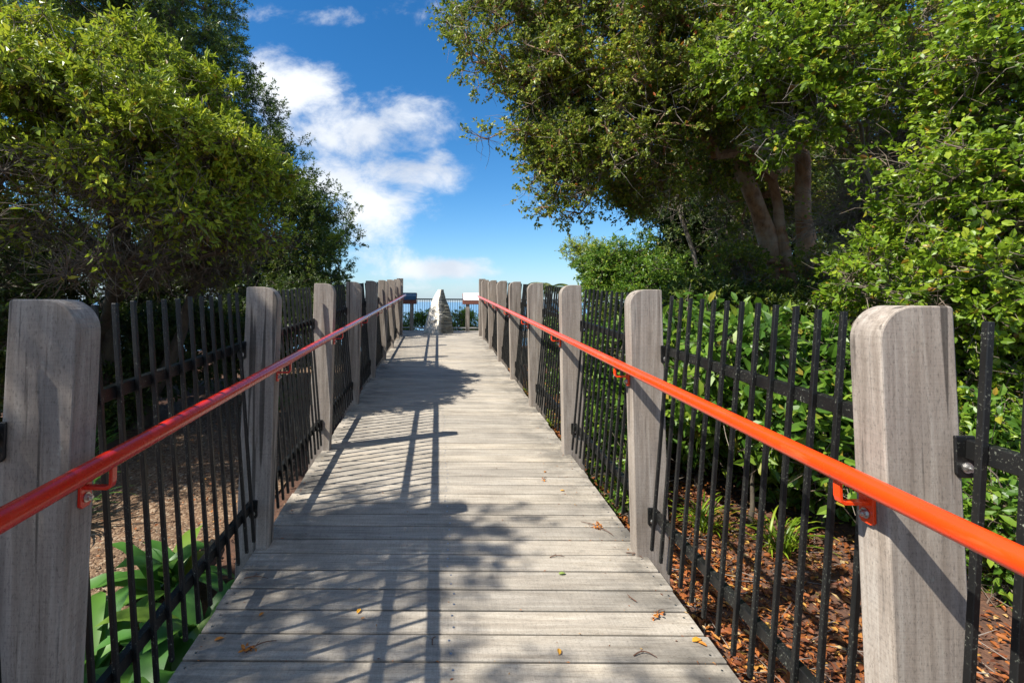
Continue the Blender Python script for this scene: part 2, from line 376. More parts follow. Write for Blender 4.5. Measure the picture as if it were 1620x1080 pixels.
s = mb2.build('screw_sockets', simple('screw_socket', (.02,.02,.02)), deck); tag(s, kind='stuff')
mb = MB(); PX0, PX1, PY1 = -3.0, 3.14, 14.75
plank_mesh(RAMP_END - .09, PY1, PX0, PX1, lambda y: PLAT_Z, mb)
plat = mb.build('lookout_deck', M_DECK); tag(plat, kind='structure')
mb = MB()
for x in (-2.9, -1.0, 1.1, 3.0):
    mb.box(x-.04, x+.04, RAMP_END-.05, PY1-.02, PLAT_Z-.25, PLAT_Z-.037)
    for yy in (RAMP_END+.1, 13.6, PY1-.2): mb.box(x+.041, x+.16, yy, yy+.12, -1.2, PLAT_Z-.06)
for yy in (0.5, 3.5, 6.5, 9.5):
    for x in (-.8, .94): mb.box(x, x+.12, yy, yy+.12, -.9, ramp_z(yy)-.04)
mb.build('support_pile', M_BEAM, plat)

# ------------------------------------------------------------------ fences along the ramp
PW, PD, LEAN, PTOP, PBOT = .177, .09, .017, 1.44, -.75
def post_mb(sg):
    "inner face at x=0 (towards the walkway), outer at sg*PW; front face at y=0"
    r = .088; poly = [(0, PBOT), (PW, PBOT), (PW, PTOP-.006), (PW-.006, PTOP)]
    for k in range(11):
        a = PI/2*k/10; poly.append((r - r*math.sin(a), PTOP - r + r*math.cos(a)))
    poly = [(sg*(x) - sg*LEAN*z, z) for x, z in poly]
    return MB().prism(poly, 0, PD)
def bar_x(h): return .058 + .093*(h-.06)       # baluster offset outward from the post's inner face at height h
BAYPITCH = 1.508; Y1 = {1: 1.165, -1: 1.225}
XI = {1: 1.078, -1: -.928}
def baluster_mb(sg, y, mb=None):
    mb = mb or MB(); q = .0080
    def sh(x, yy, z): return (x + sg*bar_x(z), yy, z + SL*y)
    mb.box(-q, q, y-q, y+q, .06, 1.405, sh); return mb
def crossbar_mb(sg, length, h):
    mb = MB(); bx = bar_x(h) + .0235
    mb.box(-.0145, .0145, -length+.004, -.004, -.022, .022, lambda x, y, z: (x + sg*(bx + .09*z), y, z + h + SL*y))
    for ye, dr in ((0, -1), (-length, 1)):
        lx = bx - .014; t = .008
        poly = [(-.024, .03), (-.024, -.058), (-.016, -.068), (.016, -.068), (.024, -.058), (.024, .03)]
        z0 = h + SL*ye
        mb.prism([(sg*(lx+a), z0+b) for a, b in poly], ye + dr*.001, ye + dr*(.001+t))
    return mb
def bolt_mb(r=.009):
    mb = MB(); 
    mb.tube([(0, 0, 0), (0, -.0025, 0)], r*1.45, 14)
    mb.tube([(0, -.0025, 0), (0, -.011, 0)], r, 6)
    mb.tube([(0, -.011, 0), (0, -.016, 0)], r*.55, 10); return mb
bolt_front = None
def fence(sg, side_label):
    f = empty('fence', (XI[sg], 0, 0)); tag(f, side_label[0], 'fence', 'timber and steel fences flanking the boardwalk')
    ys = [Y1[sg] + BAYPITCH*k for k in range(-1, 8)]
    pm = None
    for y in ys:
        if pm is None: p = post_mb(sg).build('post', M_POST, f, bevel=.004); pm = p
        else: p = pm.copy(); COL.objects.link(p); p.parent = f
        p.location = (0, y, ramp_z(y)); 
        p.rotation_euler = (random.uniform(-.004,.004), random.uniform(-.004,.004), random.uniform(-.012,.012))
    ye = ys[-1] + .75        # squared end post turned across the line of the fence
    MB().box(min(0, sg*.16), max(0, sg*.16), 0, .14, PBOT, 1.46).build('end_post', M_POST, f, (-sg*.02, ye, ramp_z(ye)), bevel=.004)
    proto = {}
    def panel(yf, length, nbar, single):
        pn = empty('railing_panel', (0, yf, ramp_z(yf)), f)
        if length not in proto: proto[length] = [crossbar_mb(sg, length, h).build('crossbar', M_BLACK, pn, bevel=.002, seg=1) for h in (.235, 1.105)]
        else:
            for q in proto[length]: c = q.copy(); COL.objects.link(c); c.parent = pn
        return pn
    L = BAYPITCH - PD; bars = {}
    stuff = MB(); bp = None; cb = None
    for i in range(0, 8):
        yf = ys[i+1] if i < 8 else None
        pn = panel(ys[i+1] if i+1 < len(ys) else ye, L, 14, True)
        n = 14
        for k in range(n):
            yl = (-.05 - k*.1010) if i else (-.050 - k*.085)
            if i == 0 and (sg < 0 or k > 1):
                q = .0080
                def sh(x, yy, z): return (x + sg*bar_x(z), yy, z)
                y0 = yf + yl; zz = ramp_z(y0)
                stuff.box(-q, q, y0-q, y0+q, .06, 1.405, lambda x, yy, z: (x + sg*bar_x(z), yy, z + zz)); continue
            if bp is None: bo = bp = baluster_mb(sg, 0).build('baluster', M_BLACK, pn, bevel=.0018, seg=1)
            else: bo = bp.copy(); COL.objects.link(bo); bo.parent = pn
            bo.location = (random.uniform(-.002,.002), yl + random.uniform(-.002,.002), SL*yl + random.uniform(-.003,.003))
        for h in (.235, 1.105):
            if cb is None: b_ = cb = bolt_mb().build('bolt', M_STEEL, pn, smooth=True)
            else: b_ = cb.copy(); COL.objects.link(b_); b_.parent = pn
            b_.location = (sg*(bar_x(h)+.0095), -.009, h-.043)
    # last short bay up to the end post
    Ls = ye - ys[-1] - PD
    pn = panel(ye, Ls, 6, False)
    for k in range(6):
        y0 = ye - .05 - k*.101; zz = ramp_z(y0); q = .0080
        stuff.box(-q, q, y0-q, y0+q, .06, 1.405, lambda x, yy, z: (x + sg*bar_x(z), yy, z + zz))
    s = stuff.build('balusters', M_BLACK, f); tag(s, kind='stuff')
    return ys, ye
random.seed(3)
ysR, yeR = fence(1, ('timber post fence with black bars right of the boardwalk, beside leafy shrubs',))
ysL, yeL = fence(-1, ('timber post fence with black bars left of the boardwalk, beside the gravel path',))

RH = 1.03
def handrail(sg, ys, label, RED):
    xr = XI[sg] - sg*LEAN*(RH-.06) - sg*.075
    r = empty('handrail', (xr, 0, 0)); tag(r, label, 'handrail', 'red handrails along the boardwalk')
    y1 = {1: 12.05, -1: 12.5}[sg]
    pts = [(0, -2.4, RH + ramp_z(-2.4))] + [(0, y, RH + ramp_z(y)) for y in np.linspace(-2, y1-.02, 9)] + [(0, y1, RH + ramp_z(y1))]
    MB().tube(pts, [.0235]*10 + [.020], 32).build('rail', RED, r, smooth=True)
    proto = None; bp = None
    for y in ys:
        if proto is None:
            mb = MB(); X = sg*.075; w = .016
            # plate on the post face
            poly = [(-.02, .035), (-.02, -.035), (-.013, -.043), (.013, -.043), (.02, -.035), (.02, .035)]
            xs = (X + sg*.001 - sg*0, X - sg*.008)
            vs = [(xs[0], a, b) for a, b in poly] + [(xs[1], a, b) for a, b in poly]; n = 6
            mb.add(vs, [tuple(range(n)), tuple(range(2*n-1, n-1, -1))] + [(i, i+n, (i+1) % n+n, (i+1) % n) for i in range(n)])
            # bent flat bar: out from the plate and up under the rail
            t = .009
            prof = [(X - sg*.006, .012), (sg*.014, .012), (sg*.005, .016), (sg*.0045, .024), (sg*.0045, .062), (-sg*.0045, .062), (-sg*.0045, .022), (-sg*.001, .010), (sg*.008, .003), (X - sg*.006, .003)]
            mb.prism(prof, -.010, .010)
            proto = b = mb.build('bracket', RED, r, bevel=.0015)
            bo = bolt_mb(.0085).build('bolt', M_STEEL, b, smooth=True); bo.rotation_euler = (0, 0, -sg*PI/2); bo.location = (X - sg*.009, 0, -.018); bp = bo
        else:
            b = proto.copy(); COL.objects.link(b); b.parent = r
            bo = bp.copy(); COL.objects.link(bo); bo.parent = b
        b.location = (0, y + .05, RH + ramp_z(y+.05) - .083)
handrail(1, ysR, 'glossy red-orange tubular handrail running up the right side, brightly sunlit', M_RED)
handrail(-1, ysL, 'glossy red tubular handrail with shade painted into its colour, running up the left side, beside the gravel path', M_RED_SHADE)

# ------------------------------------------------------------------ lookout: fence, signs, stone
def lookout_fence():
    f = empty('lookout_fence', (0, 15.0, PLAT_Z)); tag(f, 'thin dark metal railing with close bars across the far end behind the standing stone', 'railing')
    x0, x1 = -3.05, 3.2
    MB().box(x0, x1, -.025, .025, .92, .96).build('top_rail', M_BLACK, f, bevel=.003)
    MB().box(x0, x1, -.015, .015, .05, .085).build('bottom_rail', M_GREYM, f, bevel=.002)
    n = int((x1-x0)/.072); p = None
    for k in range(n):
        if p is None: o = p = MB().box(-.006, .006, -.006, .006, .086, .919).build('baluster', M_BLACK, f)
        else: o = p.copy(); COL.objects.link(o); o.parent = f
        o.location = (x0 + .05 + k*.072, 0, 0)
    st = MB()
    for xx in (x0, x1):
        MB().box(-.03, .03, -.03, .03, -.4, 1.0).build('post', M_BLACK, f, (xx, 0, 0), bevel=.003)
        st.box(xx-.02, xx+.02, -2.6, -.031, .92, .96); st.box(xx-.015, xx+.015, -2.6, -.031, .05, .085)
        for k in range(33): st.box(xx-.006, xx+.006, -2.55+k*.077, -2.538+k*.077, .086, .919)
    tag(st.build('side_railings', M_BLACK, f), kind='stuff')
M_GREYM = simple('pale_grey_metal', (.42,.41,.4), .5)
lookout_fence()

def make_sign_mat(dark):
    m, nt, b = mat('sign_print' if dark else 'sign_print_glare'); t = NT(nt)
    tc = nt.nodes.new('ShaderNodeTexCoord'); sx = nt.nodes.new('ShaderNodeSeparateXYZ'); t.link(tc.outputs['Object'], sx.inputs[0])
    if dark:
        n = t.noise(t.coord(scale=(2, 6, 1)), 4, 5)
        h = t.math('ADD', t.math('MULTIPLY', sx.outputs[1], 2.2), t.math('MULTIPLY', n, .5))
        col = t.ramp(h, [(.1, (.04,.06,.075)), (.3, (.07,.11,.14)), (.42, (.22,.28,.32)), (.5, (.05,.08,.10)), (.8, (.09,.12,.15))])
        t.link(col, b.inputs['Base Color'])
    else:
        n = t.noise(t.coord(scale=(3, 9, 1)), 4, 4)
        t.link(t.ramp(n, [(.3, (.72,.72,.7)), (.5, (.88,.88,.87))]), b.inputs['Base Color'])  # whitish colour paints in the sky glare on this panel
    b.inputs['Roughness'].default_value = .3; return m
def sign(x0, x1, dark, label):
    yb = 14.62
    s = empty('information_sign', ((x0+x1)/2, yb-.06, PLAT_Z)); tag(s, label, 'sign', 'information lecterns at the lookout'); w = (x1-x0)/2
    for q in (-w+.15, w-.15): MB().box(q-.055, q+.055, -.045, .045, 0, .79).build('post', M_POST, s, bevel=.004)
    MB().box(-w, w, -.07, .07, .791, .90).build('beam', M_SIGNWOOD, s, bevel=.006)
    # tilted board with rounded corners, lower edge towards the walkway
    poly = []; hw, hd, r = w-.005, .21, .05
    for cx, cy, a0 in ((hw-r, hd-r, 0), (-hw+r, hd-r, PI/2), (-hw+r, -hd+r, PI), (hw-r, -hd+r, 1.5*PI)):
        for k in range(6): a = a0 + PI/2*k/5; poly.append((cx + r*math.cos(a), cy + r*math.sin(a)))
    n = len(poly); vs = [(x, y, 0) for x, y in poly] + [(x, y, -.03) for x, y in poly]
    bd = MB().add(vs, [tuple(range(n)), tuple(range(2*n-1, n-1, -1))] + [(i, i+n, (i+1) % n+n, (i+1) % n) for i in range(n)]).build('board', M_SIGNWOOD, s, (0, .1, 1.02)); bd.rotation_euler = (math.radians(33), 0, 0)
    sc = .96; pv = [(x*sc, y*.94, .002) for x, y in poly] + [(x*sc, y*.94, .006) for x, y in poly]
    MB().add(pv, [tuple(range(n)), tuple(range(2*n-1, n-1, -1))] + [(i, i+n, (i+1) % n+n, (i+1) % n) for i in range(n)]).build('printed_panel', make_sign_mat(dark), bd)
sign(-1.62, -.63, True, 'lectern sign with a dark blue picture panel, left of the standing stone')
sign(.74, 1.72, False, 'lectern sign with a panel whose white is painted-in sky glare, right of the standing stone')

def stone():
    m, nt, b = mat('pale_layered_stone'); t = NT(nt)
    n = t.noise(t.coord(scale=(1,1,1)), 6, 8, .7); l = t.noise(t.coord(scale=(2,2,14), rot=(.12,.1,0)), 2.0, 5, .6)
    tc = nt.nodes.new('ShaderNodeTexCoord'); sx = nt.nodes.new('ShaderNodeSeparateXYZ'); t.link(tc.outputs['Object'], sx.inputs[0])
    col = t.ramp(t.mix(.5, n, l), [(.32, (.24,.22,.175)), (.42, (.52,.48,.41)), (.58, (.72,.67,.58))])
    rt = t.math('MULTIPLY', t.math('ADD', sx.outputs[0], t.math('MULTIPLY', t.math('SUBTRACT', n, .5), .25)), 9, clamp=True)  # right half darkened in colour for the shade on that side
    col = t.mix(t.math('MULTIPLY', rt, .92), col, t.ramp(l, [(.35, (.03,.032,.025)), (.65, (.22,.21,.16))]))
    t.link(col, b.inputs['Base Color']); b.inputs['Roughness'].default_value = .9; t.bump(t.mix(.6, n, l), b, .55, .03)
    # height levels: left, front ridge (x, depth), right, half depth
    lv = [(0, -.42, -.02, .42), (.18, -.385, .0, .40), (.42, -.33, .02, .375), (.62, -.27, .015, .33), (.80, -.22, .0, .27), (.95, -.165, .01, .21), (1.06, -.115, .05, .175), (1.13, -.07, .06, .16), (1.22, -.01, .07, .14)]
    from mathutils import noise as mn
    H = 1.22; M_ = 70; V = []; Q = 12; R_ = 7*Q; zz = [a[0] for a in lv]
    for k in range(M_+1):
        z = H*k/M_; li, ri, re = (np.interp(z, zz, [a[q] for a in lv]) for q in (1, 2, 3))
        dp = .40*(1 - z/1.22)**.75 + .07
        corners = [(li, .05*dp), (li + (ri-li)*.38, -dp*.62), (ri, -dp), (re, -.25*dp), (re*.95, .45*dp), (.5*(li+re), dp), (li*.9, .6*dp)]
        for c in range(7):
            a = corners[c]; b2 = corners[(c+1) % 7]; right = 1.0 if 2 <= c <= 4 else .12
            for q in range(Q):
                s_ = q/Q; x = a[0]*(1-s_) + b2[0]*s_; y = a[1]*(1-s_) + b2[1]*s_; cx = .5*(li+re)
                d = .014*mn.fractal(Vector((x*5, y*5, z*6)), .8, 2.1, 5) + right*.038*abs(mn.noise(Vector((x*4+3, y*4, z*19 + x*5)))) - .012*right + .009*mn.noise(Vector((x*16, y*16, z*22)))
                k2 = 1 + d*min(1, (1.3-z)*1.6)/max(.12, math.hypot(x-cx, y))
                V.append((cx + (x-cx)*k2, y*k2, z + .045*x))
    F = [(k*R_+i, k*R_+(i+1) % R_, (k+1)*R_+(i+1) % R_, (k+1)*R_+i) for k in range(M_) for i in range(R_)]
    F.append(tuple(M_*R_+i for i in range(R_)))
    o = MB().add(V, F).build('standing_stone', m, None, (.015, 13.6, PLAT_Z-.015)); 
    tag(o, 'tall pointed pale stone with layered right side painted dark as shade, standing at the top of the boardwalk', 'stone')
    pl = MB().box(-.05, .05, -.006, .006, -.04, .04).build('plaque', simple('white_plaque', (.85,.85,.84), .3), o, (-.145, -.345, .42), bevel=.002)
    pl.rotation_euler = (math.radians(-13), 0, math.radians(-24)); tag(pl, 'small white plaque fixed to the stone')
stone()

# ------------------------------------------------------------------ foliage machinery
T4 = (np.array([(0,0,0),(.42,-.5,.1),(1,0,-.04),(.42,.5,.1)]), np.array([(0,2,1),(0,3,2)]))
T7 = (np.array([(0,0,0),(.5,0,-.02),(1,0,-.14),(.22,-.40,.09),(.62,-.45,.08),(.22,.40,.09),(.62,.45,.05)]),
      np.array([(0,1,3),(3,1,4),(1,2,4),(0,5,1),(5,6,1),(1,6,2)]))
def unit(a): return a / (np.linalg.norm(a, axis=-1, keepdims=True) + 1e-9)
def put_leaves(name, P, A, Nn, L, wr, tpl, m, parent=None):
    tv, tf = tpl; A = unit(A); B = unit(np.cross(Nn, A)); Nn = np.cross(A, B)
    u, v, w = tv[:, 0], tv[:, 1], tv[:, 2]
    V = P[:, None, :] + L[:, None, None]*(u[None, :, None]*A[:, None, :] + (v*wr)[None, :, None]*B[:, None, :] + w[None, :, None]*Nn[:, None, :])
    n = len(P); F = (tf[None] + (np.arange(n)*len(tv))[:, None, None]).reshape(-1, 3)
    return np_mesh(name, V.reshape(-1, 3), F, m, parent)
def segs_mesh(a, b, ra, rb, sides):
    d = unit(b-a); ref = np.where(np.abs(d[:, 2:3]) < .9, np.array([[0,0,1.]]), np.array([[1.,0,0]])); s = unit(np.cross(d, ref)); t = np.cross(d, s)
    ang = np.arange(sides)*2*PI/sides; ring = np.cos(ang)[None, :, None]*s[:, None, :] + np.sin(ang)[None, :, None]*t[:, None, :]
    V = np.concatenate([a[:, None]+ring*ra[:, None, None], b[:, None]+ring*rb[:, None, None]], 1)
    k = np.arange(sides); f = np.stack([k, (k+1) % sides, (k+1) % sides+sides, k+sides], -1)
    F = (f[None] + (np.arange(len(a))*2*sides)[:, None, None]).reshape(-1, 4); return V.reshape(-1, 3), F
def join(parts):
    V = []; F = []; n = 0
    for v, f in parts: V.append(v); F.append(f+n); n += len(v)
    return np.concatenate(V), np.concatenate(F)
def vnoise(p, s, seed=0):
    q = p*s + seed*7.3
    return (np.sin(q[:,0]*1.7+1.3*np.sin(q[:,1]*1.1)) * np.sin(q[:,1]*1.9+1.1*np.sin(q[:,2]*1.3+seed)) + .6*np.sin(q[:,2]*2.3+q[:,0]*.7))
def tree(name, label, cat, trunks, lobes, K, per, leaf, wr, lm, bk, seed, group=None, clump=.35, shell=.5, tpl=T4, twigs=6, gap=-.6, droop=.0, leafless=None, trunk_r=.12, upb=.6, bare=0, jit=.12, keep=None, rmin=.0045, bk2=None, outn=.55):
    """trunks: polylines from the ground up; lobes: (x,y,z,rx,ry,rz). Clumps of twigs are spread through the lobes and
    tied back to the trunks by limbs; leaves sit on the twigs."""
    r = np.random.default_rng(seed)
    root = empty(name, tuple(trunks[0][0])); tag(root, label, cat, group)
    off = np.array(trunks[0][0], float)
    lob = np.array(lobes, float); vol = (lob[:,3]*lob[:,4]*lob[:,5])**.75; pr = vol/vol.sum()
    C = []; O = []
    while sum(map(len, C)) < K:
        i = r.choice(len(lob), K*2, p=pr); d = unit(r.normal(size=(K*2, 3))); rad = 1 - shell*r.random(K*2)**1.3
        rad *= 1 + .10*vnoise(d*3+i[:, None], 1.5, seed)
        c = lob[i, :3] + d*rad[:, None]*lob[i, 3:6]
        ok = vnoise(c, 1.6/max(.4, clump*2), seed) > gap
        ok &= c[:, 2] > ground_z(c[:, 0], c[:, 1]) + .1
        if keep is not None: ok &= keep(c)
        C.append(c[ok]); O.append(unit(d*np.array([1,1,1.]))[ok])
    C = np.concatenate(C)[:K]; O = np.concatenate(O)[:K]
    # skeleton
    nodes = []; par = []; rad0 = []
    for tp in trunks:
        tp = np.array(tp, float); base = len(nodes)
        for i in range(len(tp)-1):
            m_ = max(2, int(np.linalg.norm(tp[i+1]-tp[i])/.25))
            for q in range(m_ + (i == len(tp)-2)):
                f_ = q/m_; nodes.append(tp[i]*(1-f_)+tp[i+1]*f_); par.append(len(nodes)-2 if len(nodes)-1 > base else -1)
    ntr = len(nodes); nodes = nodes[:]; top = np.array(nodes)
    dist = np.array([np.linalg.norm(top - c, axis=1).min() for c in C]); order = np.argsort(dist)
    arr = np.zeros((ntr + K*4, 3)); arr[:ntr] = top; cnt = ntr; par = par + [0]*(K*4)
    depth = np.zeros(ntr+K*4); 
    for tp_i in range(ntr): depth[tp_i] = 0 if par[tp_i] < 0 else depth[par[tp_i]] + np.linalg.norm(arr[tp_i]-arr[par[tp_i]])
    tip = []
    low = np.array([t[0][2] for t in trunks]).min()
    cmin = C[:, 2].min()
    for ci in order:
        c = C[ci]; dd = np.linalg.norm(arr[:cnt]-c, axis=1) + .35*depth[:cnt]*.5 + np.where(arr[:cnt, 2] > c[2]+.2, (arr[:cnt, 2]-c[2])*.5, 0)
        if trunks: dd[:ntr] += np.where(arr[:ntr, 2] < cmin - .8, 2.0, 0)
        j = int(np.argmin(dd)); a = arr[j]; ln = np.linalg.norm(c-a); m_ = 1 if ln < .35 else (2 if ln < .9 else 4)
        prev = j
        for q in range(1, m_+1):
            f_ = q/m_; p = a*(1-f_)+c*f_
            if q < m_: p = p + r.normal(size=3)*ln*jit*.6; p[2] += ln*.08*math.sin(PI*f_)
            arr[cnt] = p; par[cnt] = prev; depth[cnt] = depth[prev] + ln/m_; prev = cnt; cnt += 1
        tip.append((ci, prev))
    arr = arr[:cnt]; w = np.zeros(cnt); 
    for ci, t_ in tip: w[t_] += 1
    for i in range(cnt-1, ntr-1, -1): w[par[i]] += w[i]
    for i in range(ntr-1, -1, -1):
        if par[i] >= 0: w[par[i]] += w[i]
    R = rmin*np.maximum(w, 1)**.42; idx = np.array([i for i in range(ntr, cnt)]); pa = np.array(par[:cnt])
    parts = [segs_mesh(arr[pa[idx]]-off, arr[idx]-off, np.minimum(R[pa[idx]], R[idx]*1.35), R[idx], 6)]
    # twigs
    nt_ = K*twigs; ci = np.repeat(np.arange(K), twigs)
    td = unit(O[ci]*.7 + r.normal(size=(nt_, 3))*.75 + np.array([0, 0, .25-droop])); tl = clump*(.5+.7*r.random(nt_))
    te = C[ci] + td*tl[:, None]
    parts.append(segs_mesh(C[ci]-off, te-off, np.full(nt_, max(.0022, leaf*.035)), np.full(nt_, .0012), 3))
    if bare:
        bi = np.argsort(C[:,2])[np.minimum(K-1, (K*r.random(bare)**1.6).astype(int))]; bd = unit(r.normal(size=(bare,3)) - O[bi]*.5); p0 = C[bi]; 
        bparts = []
        for q in range(3):
            p1 = p0 + bd*(clump*.6)*(.4+r.random((bare,1))); bparts.append(segs_mesh(p0-off, p1-off, np.full(bare, .0042-.0009*q), np.full(bare, .0034-.0009*q), 3)); p0 = p1; bd = unit(bd + r.normal(size=(bare,3))*.4)
    V, F = join(parts); bo = np_mesh('branches', V, F, bk, root)
    if bare: V, F = join(bparts); np_mesh('twigs', V, F, bk2 or bk, bo)
    for tp in trunks:
        tp = np.array(tp, float)-off; n = len(tp); pts = []; rr = []
        for i in range(n-1):
            for q in range(4): f_ = q/4; pts.append(tp[i]*(1-f_)+tp[i+1]*f_); 
        pts.append(tp[-1]); pts = np.array(pts); pts[1:-1] += r.normal(size=(len(pts)-2, 3))*.018*np.array([1,1,.2])
        for i in range(len(pts)): s_ = i/(len(pts)-1); rr.append((trunk_r if tp[0][2]+off[2] < 1 else trunk_r*.6)*(1+.35*math.exp(-s_*14)*(tp[0][2]+off[2] < 1))*(1-.72*s_)*(1+.08*math.sin(i*2.1)))
        MB().tube([tuple(p) for p in pts], rr, 14).build('trunk', bk, root, smooth=True)
    # leaves
    if leafless is not None: pl = leafless(C)
    else: pl = np.ones(K)
    nl = K*per; ci = r.integers(0, K, nl); ok = r.random(nl) < pl[ci]; ci = ci[ok]; nl = len(ci)
    ti = ci*twigs + r.integers(0, twigs, nl); f_ = .4+.6*r.random(nl)**.6
    P = C[ci]*(1-f_[:, None]) + te[ti]*f_[:, None] + r.normal(size=(nl, 3))*leaf*.25
    A = unit(td[ti]*.6 + r.normal(size=(nl,3))*.6 + np.array([0,0,-.15]))
    Nn = unit(np.array([0,0,upb]) + O[ci]*outn + r.normal(size=(nl,3))*.55)
    put_leaves('crown', P-off, A, Nn, leaf*(.45+.8*r.random(nl)), wr, tpl, lm, root)
    return root
def ell(px, py, d, rp, dr=None, sq=1.0):
    "a lobe given by where it stands: photo direction, distance and angular radius"
    x, y, z = at(px, py, d); r = rp*d/769; return (x, y, z, r, dr or r, r*sq)
def gp(x, y, dz=-.05): return (x, y, float(ground_z(x, y))+dz)

exec_order = []
# ------------------------------------------------------------------ left side trees
t0 = gp(-4.6, 6.6)
tree('broadleaf_tree', 'dense rounded tree with bright yellow-green leaves on top, nearest tree on the left', 'tree',
     [[t0, (-4.4,6.5,1.0), (-4.1,6.2,2.2), (-4.2,6.0,3.4)], [gp(-5.0,6.2), (-5.3,6.0,1.3), (-5.6,5.8,2.6)], [gp(-4.3,7.0), (-3.7,6.9,.8), (-3.2,6.6,2.0)], [(-4.5,6.5,1.0), (-3.9,6.0,1.75), (-3.1,5.5,2.25), (-2.5,5.2,2.4)], [(-4.6,6.5,.8), (-5.0,5.4,1.5), (-4.7,4.8,2.2)], [(-4.45,6.5,1.4), (-3.3,6.1,2.0), (-2.6,6.0,2.1)]],
     [ell(110,345,6.1,300,2.3,.98), ell(300,350,6.2,140,1.4,1.12), ell(-110,330,6.0,300,2.2,1.05), ell(220,300,6.1,200,1.7,1.0)],
     2300, 90, .088, .42, LM_BRIGHT, BK_DARK, 11, clump=.25, shell=.30, twigs=7, trunk_r=.13, upb=.35, outn=.8, gap=.0, bare=9000, bk2=BK_TWIG, rmin=.004,
     leafless=lambda C: np.clip((C[:, 2]-2.35-.3*np.sin(C[:,0]*3))/.9, .06, 1), keep=lambda c: (c[:, 2] > 1.95 + .25*np.sin(c[:, 0]*2.3)) & (c[:, 1] < 7.6))
tree('tall_dark_tree', 'tall dark fine-leaved tree with layered boughs rising behind the rounded tree on the left', 'tree',
     [[gp(-7.5,13.5), (-7.6,13.4,3.0), (-7.9,13.2,6.5), (-7.4,13.2,9.5)], [gp(-5.5,12.6), (-5.4,12.6,2.5), (-4.9,12.4,5.0)]],
     [ell(230,20,13.5,135,2.4), ell(120,-40,14,180,3), ell(300,130,13,90,1.6), ell(385,215,12.8,46,1), ell(440,262,12.7,46,.8), ell(400,180,12.8,42,.8), ell(350,105,13.2,48,.9), ell(478,318,12.4,50,.8), ell(395,290,12.5,75,1.3), ell(470,340,12.2,62,1.0,.75), ell(515,322,12,38,.6,.65), ell(518,385,12.5,44,.8,.75), ell(470,420,12.4,75,1.2,.7), ell(340,20,13.5,22,.6,.7), ell(250,250,13.5,180,2.2)],
     2600, 150, .085, .34, LM_TALL, BK_DARK, 23, clump=.40, shell=.75, twigs=8, trunk_r=.22, gap=-.45, rmin=.006, upb=.4)
def shrub(name, label, lobes, K, per, leaf, wr, lm, seed, cat='shrub', tpl=T4, bk=None, clump=.25, shell=.8, trunk=None, **kw):
    x, y = lobes[0][0], lobes[0][1]
    tr = trunk or [[gp(x, y), (x+.03, y, float(ground_z(x,y)) + .3*(lobes[0][2]-float(ground_z(x,y)))), (x, y, lobes[0][2])]]
    return tree(name, label, cat, tr, lobes, K, per, leaf, wr, lm, bk or BK_DARK, seed, clump=clump, shell=shell, tpl=tpl, trunk_r=kw.pop('trunk_r', .022), **kw)
tree('small_lit_tree', 'small yellow-green lit tree at the right end of the left tree line', 'tree', [[gp(-3.0,14.8), (-3.0,14.8,1.5), (-3.05,14.8,2.6)]],
     [ell(522,372,14.8,34,.6,.8), ell(500,395,14.8,36,.6,.7)], 170, 80, .075, .4, LM_BRIGHT, BK_DARK, 24, clump=.25, shell=.8, trunk_r=.06)
# understorey behind the rounded tree
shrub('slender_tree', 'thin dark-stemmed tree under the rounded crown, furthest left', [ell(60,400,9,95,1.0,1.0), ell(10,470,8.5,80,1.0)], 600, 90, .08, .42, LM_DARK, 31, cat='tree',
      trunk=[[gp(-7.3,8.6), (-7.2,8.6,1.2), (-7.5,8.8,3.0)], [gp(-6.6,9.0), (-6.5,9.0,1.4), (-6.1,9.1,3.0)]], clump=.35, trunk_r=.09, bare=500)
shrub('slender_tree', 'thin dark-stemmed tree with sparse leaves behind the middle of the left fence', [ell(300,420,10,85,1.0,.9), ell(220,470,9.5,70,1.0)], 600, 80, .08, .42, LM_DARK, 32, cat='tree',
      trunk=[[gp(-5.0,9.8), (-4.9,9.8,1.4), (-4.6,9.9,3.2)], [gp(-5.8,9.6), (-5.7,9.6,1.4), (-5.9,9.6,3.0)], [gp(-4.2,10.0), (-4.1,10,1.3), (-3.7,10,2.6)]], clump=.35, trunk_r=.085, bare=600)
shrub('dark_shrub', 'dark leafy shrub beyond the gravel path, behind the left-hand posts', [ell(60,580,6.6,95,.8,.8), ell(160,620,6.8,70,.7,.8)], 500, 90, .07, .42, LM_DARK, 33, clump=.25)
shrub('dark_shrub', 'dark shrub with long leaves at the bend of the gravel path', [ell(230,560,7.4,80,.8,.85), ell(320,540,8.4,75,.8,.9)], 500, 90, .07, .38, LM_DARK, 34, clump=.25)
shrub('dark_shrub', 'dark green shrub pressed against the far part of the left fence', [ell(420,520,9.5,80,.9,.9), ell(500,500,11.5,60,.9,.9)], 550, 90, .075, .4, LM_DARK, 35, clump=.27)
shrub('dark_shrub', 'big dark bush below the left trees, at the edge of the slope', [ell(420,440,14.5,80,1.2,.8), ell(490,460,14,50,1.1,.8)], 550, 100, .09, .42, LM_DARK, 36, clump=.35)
shrub('dark_shrub', 'shaded bush at the left edge behind the nearest left post', [ell(-60,520,4.6,120,.9,.9), ell(20,600,5.4,80,.7,.9)], 330, 70, .06, .42, LM_DARK, 37, clump=.25)
